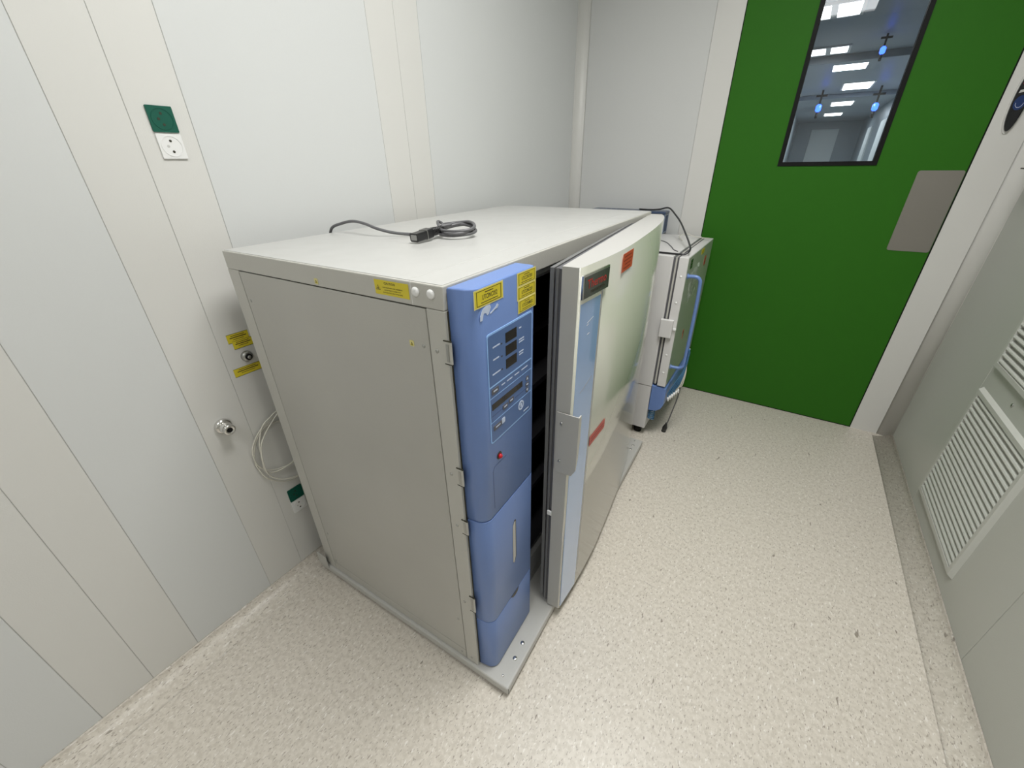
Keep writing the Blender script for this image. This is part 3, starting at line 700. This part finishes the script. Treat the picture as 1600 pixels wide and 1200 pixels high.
mb = MB(); mb.prism([(0.820, 0.303), (0.8395, 0.303), (0.7375, 1.40), (0.722, 1.39)], ZB + 0.012, ZT - 0.008, 'gasket'); mb.prism([(0.824, 0.299), (0.8300, 0.299), (0.8300, 0.303), (0.824, 0.303)], ZB + 0.012, ZT - 0.006, 'joint_dark'); 
ib(mb, 'gasket', DR, 'grey door gasket')
mb = MB(); mb.prism([(0.808, 0.300), (0.818, 0.300), (0.722, 1.385), (0.712, 1.385)], ZB + 0.03, ZT - 0.006, 'joint_dark'); ib(mb, 'inner_liner', DR)
mb = MB(); mb.box((0.826, 0.2925, 0.490), (0.8405, 0.2990, 0.506), 'white_cap', 0.001, 1); ib(mb, 'clip', DR, 'small white clip')
# handle bracket wrapped round the edge
mb = MB()
v = mb.prism([(0.846, 0.676), (0.8965, 0.676), (0.9085, 0.700), (0.9085, 0.874), (0.846, 0.874)], 0.2905, 0.2935, 'door_edge', axis='y')
mb.prism([(0.2935, 0.700), (0.3040, 0.735), (0.3085, 0.790), (0.3085, 0.850), (0.3060, 0.874), (0.2935, 0.874)], 0.9055, 0.9085, 'cab', axis='x')
mb.box((0.8925, 0.2935, 0.72), (0.9055, 0.3010, 0.86), 'door_edge')
ib(mb, 'handle', DR, 'grey sheet-metal pull handle')
for z in (0.842, 0.716):
    mb = MB(); mb.lathe((0.860, 0.2905, z), (0, -1, 0), [(0, 0.0048), (0.0015, 0.0045), (0.003, 0.0025)], 'zinc', 14); ib(mb, 'screw', DR)
# pale blue strip with its edge line
mb = MB(); skin(0.3065, 0.4140, ZB + 0.004, 1.165, 0.0012, 0.002, 'blue_strip', mb); ib(mb, 'blue_strip', DR, 'pale blue vertical strip')
mb = MB(); skin(0.4145, 0.4205, ZB + 0.07, 1.172, 0.0016, 0.003, 'cab', mb); skin(0.4206, 0.4245, ZB + 0.07, 1.172, 0.0008, 0.002, 'blue_dark', mb); ib(mb, 'strip_edge', DR, 'thin dark blue groove')
def scratch(mb, y0, z0, y1, z1, m='white_cap'):
    x0_, x1_ = fx(y0) + 0.0016, fx(y1) + 0.0016
    mb.prism([(x0_, y0), (x0_ + 0.0004, y0), (x1_ + 0.0004, y1), (x1_, y1)], z0, z0 + 0.0012, m)
    for q in mb.bm.verts[-8:]:
        if abs(q.co.y - y1) < 1e-5: q.co.z += z1 - z0
for a in ((0.345, 1.110, 0.378, 1.118, 'white_cap'), (0.344, 1.104, 0.354, 1.106, 'white_cap'), (0.350, 1.079, 0.362, 1.081, 'white_cap'), (0.335, 0.920, 0.400, 0.945, 'header')):
    mb = MB(); x0_, x1_ = fx(a[0]) + 0.0014, fx(a[2]) + 0.0014
    vs = mb.prism([(x0_, a[0]), (x0_ + 0.0003, a[0]), (x1_ + 0.0003, a[2]), (x1_, a[2])], a[1], a[1] + 0.0011, a[4])
    for q in vs:
        if abs(q.co.y - a[2]) < 1e-5: q.co.z += a[3] - a[1]
    ib(mb, 'scratch_mark', DR)
# badge
def door_frame(y, z):
    dy = 0.01; tx = Vector((fx(y + dy) - fx(y - dy), 2 * dy, 0)).normalized()
    return frame((fx(y) + 0.0012, y, z - ZO), tx, (0, 0, 1))
Fb = door_frame(0.372, 1.205)
mb = MB(); plate(mb, Fb, -0.071, -0.0275, 0.071, 0.0275, 0.0, 0.004, 'chrome', 0.001); plate(mb, Fb, -0.0635, -0.0265, 0.070, 0.0225, 0.004, 0.0046, 'badge')
text(mb, Fb, 'Thermo', 0.002, 0.003, 0.030, 'red', 0.0048, 1.05)
for k in range(9): plate(mb, Fb, -0.030 + 0.009 * k, -0.019, -0.024 + 0.009 * k, -0.0125, 0.0046, 0.0049, 'ink')
mb.build('badge', DR, 'chrome-edged badge with red lettering')
Fo = door_frame(0.60, 1.213)
mb = MB(); plate(mb, Fo, -0.051, -0.0245, 0.051, 0.0245, 0.0, 0.0006, 'orange')
for k, (a, b2) in enumerate(((-.035, .035), (-.04, .038), (-.028, .030), (-.038, .028))): plate(mb, Fo, a, 0.013 - 0.010 * k, b2, 0.016 - 0.010 * k, 0.0006, 0.0008, 'red_ink')
mb.build('sticker', DR, 'orange-red square sticker')
Fo = door_frame(0.488, 0.7075)
mb = MB(); plate(mb, Fo, -0.062, -0.0175, 0.062, 0.0175, 0.0, 0.0006, 'red_strip')
for k, (a, b2) in enumerate(((-.050, .052), (-.052, .048))): plate(mb, Fo, a, 0.004 - 0.010 * k, b2, 0.007 - 0.010 * k, 0.0006, 0.0008, 'red_ink')
mb.build('sticker', DR, 'long red sticker beside the blue strip')
# pale hinge-side trim
mb = MB(); mb.prism([(0.738, 1.4125), (0.785, 1.4205), (0.792, 1.432), (0.745, 1.430)], ZB + 0.01, ZT - 0.004, 'cab'); ib(mb, 'hinge_trim', DR)

# ------------------------------------------------------------------ cord on top of the incubator
t = thing('power_cord', 'grey power cord with black connector, coiled on top of the large incubator', 'cord', (BX, BY, 0), PHI)
zc = zt + 0.0012 + 0.0046
mb = MB()
pts = [(-0.040, 0.352, 1.12), (-0.030, 0.350, 1.22), (-0.012, 0.348, 1.272), (0.03, 0.360, 1.290), (0.085, 0.362, 1.299), (0.150, 0.352, 1.296), (0.200, 0.352, 1.285), (0.245, 0.375, 1.273), (0.300, 0.405, zc), (0.350, 0.425, zc)]
for k in range(0, 30):
    a = R(200 + 38 * k); rr = 0.047 + 0.004 * math.sin(k * 1.7); s_ = (math.sin(a - R(20)) + 1) / 2
    pts.append((0.428 + rr * 1.05 * math.cos(a), 0.452 + rr * 1.05 * math.sin(a), zc + 0.004 + 0.006 * (k / 10) + 0.016 * s_ * (0.5 + 0.5 * math.sin(k * .7) ** 2)))
pts += [(0.405, 0.450, 1.296), (0.395, 0.428, 1.290)]
mb.tube(pts, 0.0044, 'cord', 10, 6); mb.build('cable', t)
mb = MB(); mb.tube([(0.372, 0.470, 1.268), (0.352, 0.476, 1.292), (0.345, 0.462, 1.300), (0.368, 0.440, 1.288)], 0.0044, 'cord', 10, 5); mb.build('cable_end', t)
A0 = Vector((0.398, 0.300, 1.2790)); A1 = Vector((0.393, 0.430, 1.289)); ax = (A1 - A0).normalized(); sd = Vector((ax.y, -ax.x, 0)).normalized()
Fp = Matrix((sd, ax.cross(sd) * -1, ax)).transposed().to_4x4()
if Fp.to_3x3().determinant() < 0: Fp = Matrix((sd, ax.cross(sd), ax)).transposed().to_4x4()
Fp.translation = A0
mb = MB(); plate(mb, Fp, -0.014, -0.011, 0.014, 0.011, 0.0, 0.040, 'cord_black', 0.004); plate(mb, Fp, -0.0155, -0.0125, 0.0155, 0.0125, 0.040, 0.066, 'cord_black', 0.005); mb.build('connector', t, 'black connector body')
mb = MB(); plate(mb, Fp, -0.0158, -0.0128, 0.0158, 0.0128, 0.0395, 0.0415, 'zinc', 0.005); mb.build('connector_band', t, 'pale seam band')
mb = MB(); plate(mb, Fp, -0.010, -0.007, 0.010, 0.007, -0.0008, 0.0, 'header', 0.002); mb.build('connector_face', t)
mb = MB()
for k in range(9):
    h = 0.066 + 0.0078 * k; r_ = 0.0125 - 0.0007 * k
    mb.lathe(Fp @ Vector((0, 0, h)), ax, [(0, r_ * .75), (0.001, r_), (0.0048, r_ * .97), (0.0056, r_ * .72), (0.0078, r_ * .72)], 'cord_black', 14)
mb.build('strain_relief', t, 'ribbed strain relief')

# ------------------------------------------------------------------ second incubator by the door
X0, X1, Y0, Y1 = 0.14, 0.900, 2.400, 3.085
I2 = thing('incubator', 'smaller pale grey incubator in the corner, with long blue door handle', 'incubator', (0.0, Y0, 0.0))
def b2(mb, name, parent=None, label=None, smooth=False):
    for v in mb.bm.verts: v.co.y -= Y0
    return mb.build(name, parent or I2, label, smooth=smooth)
mb = MB(); mb.box((X0, Y0, 0.340), (X1, Y1, 1.052), 'inc2', 0.003, 2); b2(mb, 'body')
mb = MB(); mb.box((X0, Y0 + 0.002, 0.055), (X1 - 0.002, Y1, 0.337), 'inc2', 0.003, 2); b2(mb, 'lower_body')
mb = MB(); mb.box((X0 + 0.02, Y0 - 0.0008, 0.060), (X0 + 0.03, Y0, 0.33), 'header'); b2(mb, 'panel_joint')
mb = MB(); mb.box((X1 - 0.005, Y0 + 0.012, 0.365), (X1 + 0.010, Y1 - 0.01, 1.045), 'gasket', 0.001, 1); mb.box((X1 + 0.010, Y0 + 0.008, 0.360), (X1 + 0.018, Y1 - 0.008, 1.047), 'cab'); mb.box((X1 + 0.018, Y0 + 0.014, 0.365), (X1 + 0.028, Y1 - 0.01, 1.045), 'gasket'); b2(mb, 'gasket')
mb = MB(); mb.box((X1 + 0.027, Y0, 0.356), (0.970, Y1 - 0.03, 1.050), 'inc2', 0.002, 2)
dd = b2(mb, 'door')
mb = MB(); mb.box((0.9702, Y0 + 0.004, 0.360), (0.9712, Y1 - 0.034, 1.046), 'inc2_front'); b2(mb, 'door_skin', dd, 'glossy front sheet')
mb = MB(); mb.tube([(0.970, 2.445, 0.955), (1.010, 2.445, 0.957), (1.028, 2.447, 0.945), (1.034, 2.449, 0.915), (1.036, 2.455, 0.80), (1.036, 2.457, 0.64), (1.034, 2.457, 0.50), (1.028, 2.456, 0.472), (1.010, 2.454, 0.462), (0.970, 2.452, 0.462)], 0.0088, 'handle_blue', 14, 6); b2(mb, 'handle', dd, 'long blue bar handle')
for z in (0.955, 0.462):
    mb = MB(); mb.lathe((0.9705, 2.448, z), (1, 0, 0), [(0, 0.014), (0.003, 0.0135), (0.004, 0.011)], 'handle_blue', 16); b2(mb, 'handle_mount', dd)
for z in (0.960, 0.830, 0.545, 0.440):
    mb = MB(); mb.lathe((0.948, Y0 + 0.0005, z), (0, -1, 0), [(0, 0.0055), (0.002, 0.005), (0.003, 0.003)], 'white_cap', 14); b2(mb, 'screw_cap', dd)
mb = MB(); mb.box((0.893, Y0 - 0.020, 0.646), (0.955, Y0 + 0.0, 0.742), 'inc2', 0.003, 2); b2(mb, 'latch_block')
mb = MB(); mb.box((0.957, Y0 - 0.012, 0.69), (0.973, Y0 - 0.002, 0.70), 'white_cap', 0.001, 1); b2(mb, 'latch_pin')
mb = MB()
P = []
for (x, z) in ((0.900, 0.345), (0.965, 0.345), (0.976, 0.338), (0.980, 0.320), (0.978, 0.235), (0.966, 0.206), (0.945, 0.190), (0.915, 0.184), (0.900, 0.184)): P.append((x, z))
mb.prism(P, Y0 + 0.006, Y1 - 0.04, 'handle_blue', axis='y', bev=0.004); b2(mb, 'bumper', None, 'blue moulded bumper under the door')
mb = MB()
for k in range(6):
    z = 0.175 - 0.011 * k
    mb.tube([(0.900, Y0 + 0.03, z), (0.925, Y0 + 0.02, z), (0.935, Y0 + 0.035, z - 0.004), (0.922, Y0 + 0.05, z - 0.006), (0.900, Y0 + 0.045, z - 0.006)], 0.0032, 'tube_blue', 8, 4)
b2(mb, 'hose_coil', None, 'blue ribbed hose under the bumper')
for (x, y) in ((X0 + 0.05, Y0 + 0.05), (X1 - 0.05, Y0 + 0.05), (X0 + 0.05, Y1 - 0.05), (X1 - 0.05, Y1 - 0.05)):
    mb = MB(); mb.cyl((x, y, 0.0), (x, y, 0.056), 0.022, 'black', 0.028); b2(mb, 'foot')
F2 = frame((0.9714, 0, 0), (0, 1, 0), (0, 0, 1))
for (y, z, a, c_, mm, lb) in ((2.72, 1.012, 0.075, 0.026, 'yellow', 'yellow sticker'), (2.86, 0.93, 0.05, 0.05, 'red_strip', 'red square sticker'), (2.46, 0.985, 0.05, 0.045, 'badge', 'dark badge')):
    mb = MB(); plate(mb, F2, y, z, y + a, z + c_, 0.0, 0.0008, mm)
    for k in range(2): plate(mb, F2, y + a * .15, z + c_ * (.3 + .3 * k), y + a * .85, z + c_ * (.36 + .3 * k), 0.0008, 0.001, 'ink')
    b2(mb, 'sticker', dd, lb)
mb = MB(); mb.lathe((0.9712, 2.636, 0.60), (1, 0, 0), [(0, 0.019), (0.0008, 0.019)], 'red_strip', 24); mb.lathe((0.972, 2.636, 0.60), (1, 0, 0), [(0, 0.010), (0.0004, 0.010)], 'ink', 18); mb.box((0.9712, 2.63, 0.562), (0.972, 2.642, 0.582), 'red_strip'); b2(mb, 'sticker', dd, 'round red sticker')
# clear pouch on the front
mb = MB(); bm_ = mb.bm; nx, nz = 10, 8; G = []
for j in range(nz + 1):
    G.append([bm_.verts.new((0.976 + 0.006 * math.sin(i * 1.3 + j * .8) + 0.004 * math.sin(j * 2.1), 2.50 + 0.19 * i / nx, 0.80 + 0.16 * j / nz + 0.02 * i / nx)) for i in range(nx + 1)])
k = mb.mi('pouch')
for j in range(nz):
    for i in range(nx):
        q = bm_.faces.new((G[j][i], G[j][i + 1], G[j + 1][i + 1], G[j + 1][i])); q.smooth = True; q.material_index = k
r_ = bmesh.ops.solidify(bm_, geom=bm_.faces[:], thickness=0.0006)
o = mb.build('document_pouch'); tag(o, 'crumpled clear plastic pouch on the front of the corner incubator', 'pouch')

# blue ventilated box on top of the corner incubator, against the wall
t = thing('ventilated_box', 'dark blue box with grilled end on top of the corner incubator', 'box', (0.19, 3.062, 1.052))
mb = MB(); mb.box((0, 0, 0), (0.478, 0.090, 0.116), 'mesh_blue', 0.004, 2); mb.build('case', t)
mb = MB(); mb.box((-0.003, -0.003, 0.116), (0.484, 0.0915, 0.130), 'mesh_blue', 0.004, 2); mb.build('lid', t)
mb = MB(); F = frame((0.478, 0, 0), (0, 1, 0), (0, 0, 1)); ring_plate(mb, F, 0.002, 0.002, 0.088, 0.114, 0.008, 0.0, 0.004, 'foam'); mb.build('rim', t, 'grey-blue end rim')
for k in range(6):
    mb = MB(); plate(mb, F, 0.012 + 0.0125 * k, 0.012, 0.017 + 0.0125 * k, 0.104, 0.0, 0.003, 'mesh_blue'); mb.build('slat', t)
mb = MB()
for k in range(3): mb.box((0.08 + 0.035 * k, 0.035, 0.1300), (0.090 + 0.035 * k, 0.042, 0.1306), 'print_white')
mb.build('print_mark', t)
# black cable looping over the corner incubator
mb = MB()
mb.tube([(0.50, 3.09, 1.188), (0.57, 3.08, 1.188), (0.631, 3.06, 1.194), (0.689, 3.05, 1.205), (0.758, 2.95, 1.177), (0.814, 2.85, 1.149), (0.872, 2.72, 1.115), (0.922, 2.58, 1.094), (0.955, 2.47, 1.076), (0.940, 2.440, 1.0585), (0.904, 2.437, 1.0572), (0.846, 2.437, 1.0572), (0.803, 2.440, 1.0572), (0.70, 2.45, 1.0572)], 0.0046, 'cord_black', 10, 6)
o = mb.build('black_cable'); tag(o, 'thick black cable looping over the top front edge of the corner incubator', 'cable')
mb = MB()
mb.tube([(0.30, 2.95, 1.0545), (0.55, 2.90, 1.0545), (0.74, 2.80, 1.0545), (0.82, 2.66, 1.0545), (0.86, 2.56, 1.0545), (0.89, 2.52, 1.0545)], 0.0022, 'gasket', 8, 6)
mb.tube([(0.84, 2.85, 1.056), (0.80, 2.93, 1.066), (0.83, 2.99, 1.072), (0.88, 2.96, 1.066), (0.93, 2.93, 1.066), (0.96, 2.96, 1.062)], 0.0025, 'tube', 8, 6)
o = mb.build('thin_cable'); tag(o, 'thin grey cable lying across the top of the corner incubator', 'cable')

# tubes and plug hanging from the blue handle
t = thing('hose_bundle', 'bundle of blue and clear tubes with white connectors hanging from the blue handle', 'hoses', (1.036, 2.456, 0.60))
random.seed(5)
for k in range(6):
    a = 0.010 * (k - 2.5)
    pts = [(0.012, 0.003 * k - 0.008, -0.02), (0.012 - 0.001 * k, 0.002 * k, -0.09), (0.008 + a * .3, 0.002 + a * .2, -0.16), (-0.010 + a * .8, a * .6, -0.24), (-0.026 + a * .9, a * .6, -0.30 + 0.008 * k), (-0.026 + a * .8, a * .6, -0.325 + 0.010 * k)]
    mb = MB(); mb.tube(pts, 0.0036, 'tube_blue' if k < 4 else 'tube', 8, 6); mb.build('hose', t)
    e = Vector(pts[-1]); mb = MB(); mb.cyl(e + Vector((0, 0, 0.004)), e + Vector((0.004, 0.0, -0.020)), 0.006, 'white_cap', 0.005, 12); mb.build('fitting', t)
t = thing('hanging_cord', 'dark grey cord with black plug hanging to the floor by the corner incubator', 'cord', (1.03, 2.48, 0.0))
mb = MB(); mb.tube([(0.010, -0.01, 0.62), (0.014, 0.0, 0.48), (0.006, 0.02, 0.36), (0.000, 0.03, 0.25), (-0.014, 0.03, 0.15), (-0.024, 0.03, 0.085), (-0.030, 0.030, 0.062)], 0.0036, 'cord', 8, 6); mb.build('cable', t)
mb = MB(); mb.lathe((-0.040, 0.033, 0.0), (0.14, -0.04, 1), [(0.0, 0.012), (0.006, 0.014), (0.010, 0.010), (0.014, 0.013), (0.034, 0.014), (0.052, 0.008), (0.068, 0.0045)], 'cord_black', 14); mb.build('plug', t, 'black plug')

# ------------------------------------------------------------------ wall fittings at the right
t = thing('badge_reader', 'black oval access reader with red light beside the green door', 'card reader', (2.003, D, 1.665))
F = frame((0, 0, 0), (1, 0, 0), (0, 0, 1))
def oval(rx, rz, n=32, cx=0, cz=0): return [(cx + rx * math.cos(2 * math.pi * k / n), cz + rz * math.sin(2 * math.pi * k / n)) for k in range(n)]
mb = MB(); poly_plate(mb, F, oval(0.027, 0.130), 0.0, 0.006, 'wall_warm'); mb.build('back_plate', t)
mb = MB(); poly_plate(mb, F, oval(0.023, 0.121), 0.006, 0.014, 'black_gloss'); mb.build('housing', t)
mb = MB(); poly_plate(mb, F, oval(0.018, 0.026, cz=-0.02), 0.014, 0.0146, 'navy'); poly_plate(mb, F, [(-0.017, 0.014), (0.012, 0.020), (0.012, 0.030), (-0.015, 0.024)], 0.014, 0.0148, 'seam'); mb.build('emblem', t, 'navy emblem with grey bar')
mb = MB()
for k in range(16):
    a, b3 = R(180 + 11 * k), R(191 + 11 * k)
    poly_plate(mb, F, [(0.011 * math.cos(a), 0.016 * math.sin(a) - .02), (0.012 * math.cos(a), 0.0175 * math.sin(a) - .02), (0.012 * math.cos(b3), 0.0175 * math.sin(b3) - .02), (0.011 * math.cos(b3), 0.016 * math.sin(b3) - .02)], 0.0146, 0.015, 'print_white')
mb.build('ring_print', t)
mb = MB(); poly_plate(mb, F, oval(0.011, 0.011, cx=-0.004, cz=0.050), 0.014, 0.016, 'led_red'); mb.build('status_light', t, 'red status light')
t = thing('wall_box', 'small white control box high on the right wall by the green door', 'box', (W_, 2.90, 1.46))
mb = MB(); mb.box((-0.070, -0.07, 0.02), (0.0, 0.07, 0.20), 'socket_white', 0.006, 2); mb.build('housing', t)
mb = MB(); mb.box((-0.075, -0.03, -0.055), (0.0, 0.07, -0.050), 'ink'); mb.build('latch_strip', t)

def grille(y0, y1, z0, z1, label):
    t = thing('air_grille', label, 'grille', (W_, (y0 + y1) / 2, z0), 0, 'air grilles in the right wall')
    hy = (y1 - y0) / 2; hz = z1 - z0; th = 0.017
    mb = MB()
    def bev_bar(a, b3, c_, d3):      # quad frame bar with a sloped outer face
        pass
    o_ = [(-hy, 0), (hy, 0), (hy, hz), (-hy, hz)]; fr = 0.026
    i_ = [(-hy + fr, fr), (hy - fr, fr), (hy - fr, hz - fr), (-hy + fr, hz - fr)]; mid = [(-hy + .009, .009), (hy - .009, .009), (hy - .009, hz - .009), (-hy + .009, hz - .009)]
    k = mb.mi('grille'); bm2 = mb.bm
    def ringv(p, x): return [bm2.verts.new((x, a, b3)) for a, b3 in p]
    r0, r1, r2, r3 = ringv(o_, 0.0), ringv(mid, -0.014), ringv(i_, -0.014), ringv(i_, -0.001)
    for A, B in ((r0, r1), (r1, r2), (r2, r3)):
        for j in range(4): q = bm2.faces.new((A[j], A[(j + 1) % 4], B[(j + 1) % 4], B[j])); q.material_index = k
    bmesh.ops.recalc_face_normals(bm2, faces=bm2.faces[:])
    mb.build('frame', t)
    mb = MB(); mb.box((-0.0015, -hy + fr, fr), (-0.0003, hy - fr, hz - fr), 'header'); mb.build('backing', t)
    n = int((hz - 2 * fr) / 0.0235); pitch = (hz - 2 * fr) / n
    me = None
    for k in range(n):
        z = fr + pitch * k
        if me is None:
            mb = MB(); mb.prism([(-0.0015, 0.0), (-0.012, pitch * .16), (-0.0135, pitch * .34), (-0.011, pitch * .52), (-0.0015, pitch * .74)], -hy + fr, hy - fr, 'grille', axis='y')
            o = mb.build('slat', t); me = o.data; o.location = (0, 0, z)
        else:
            o = bpy.data.objects.new('slat', me); C.objects.link(o); o.parent = t; o.location = (0, 0, z)
grille(1.935, 2.478, 0.124, 0.655, 'lower louvred air grille near the floor in the right wall')
grille(1.935, 2.478, 0.742, 1.273, 'upper louvred air grille cut off by the right edge of the photo')
t = MB(); t.lathe((0, 0, 0), (-1, 0, 0), [(0, 0.007), (0.002, 0.0065), (0.003, 0.004)], 'zinc', 14); o = t.build('screw_head', loc=(W_, 2.237, 0.695)); tag(o, 'small screw head between the two air grilles', 'screw')

for i, (ax_, ay, bx_, by_) in enumerate(((1.192, 1.442, 1.232, 1.436), (1.192, 1.777, 1.262, 1.745), (1.262, 1.742, 1.300, 1.722), (1.14, 1.68, 1.185, 1.655), (1.205, 1.66, 1.250, 1.652))):
    mb = MB(); dx, dy = bx_ - ax_, by_ - ay; l = math.hypot(dx, dy); nx_, ny_ = -dy / l * 0.0007, dx / l * 0.0007
    mb.prism([(ax_, ay), (bx_, by_), (bx_ + nx_, by_ + ny_), (ax_ + nx_, ay + ny_)], 0.0, 0.0003, 'header'); mb.build('scuff_mark', bpy.data.objects['floor'])
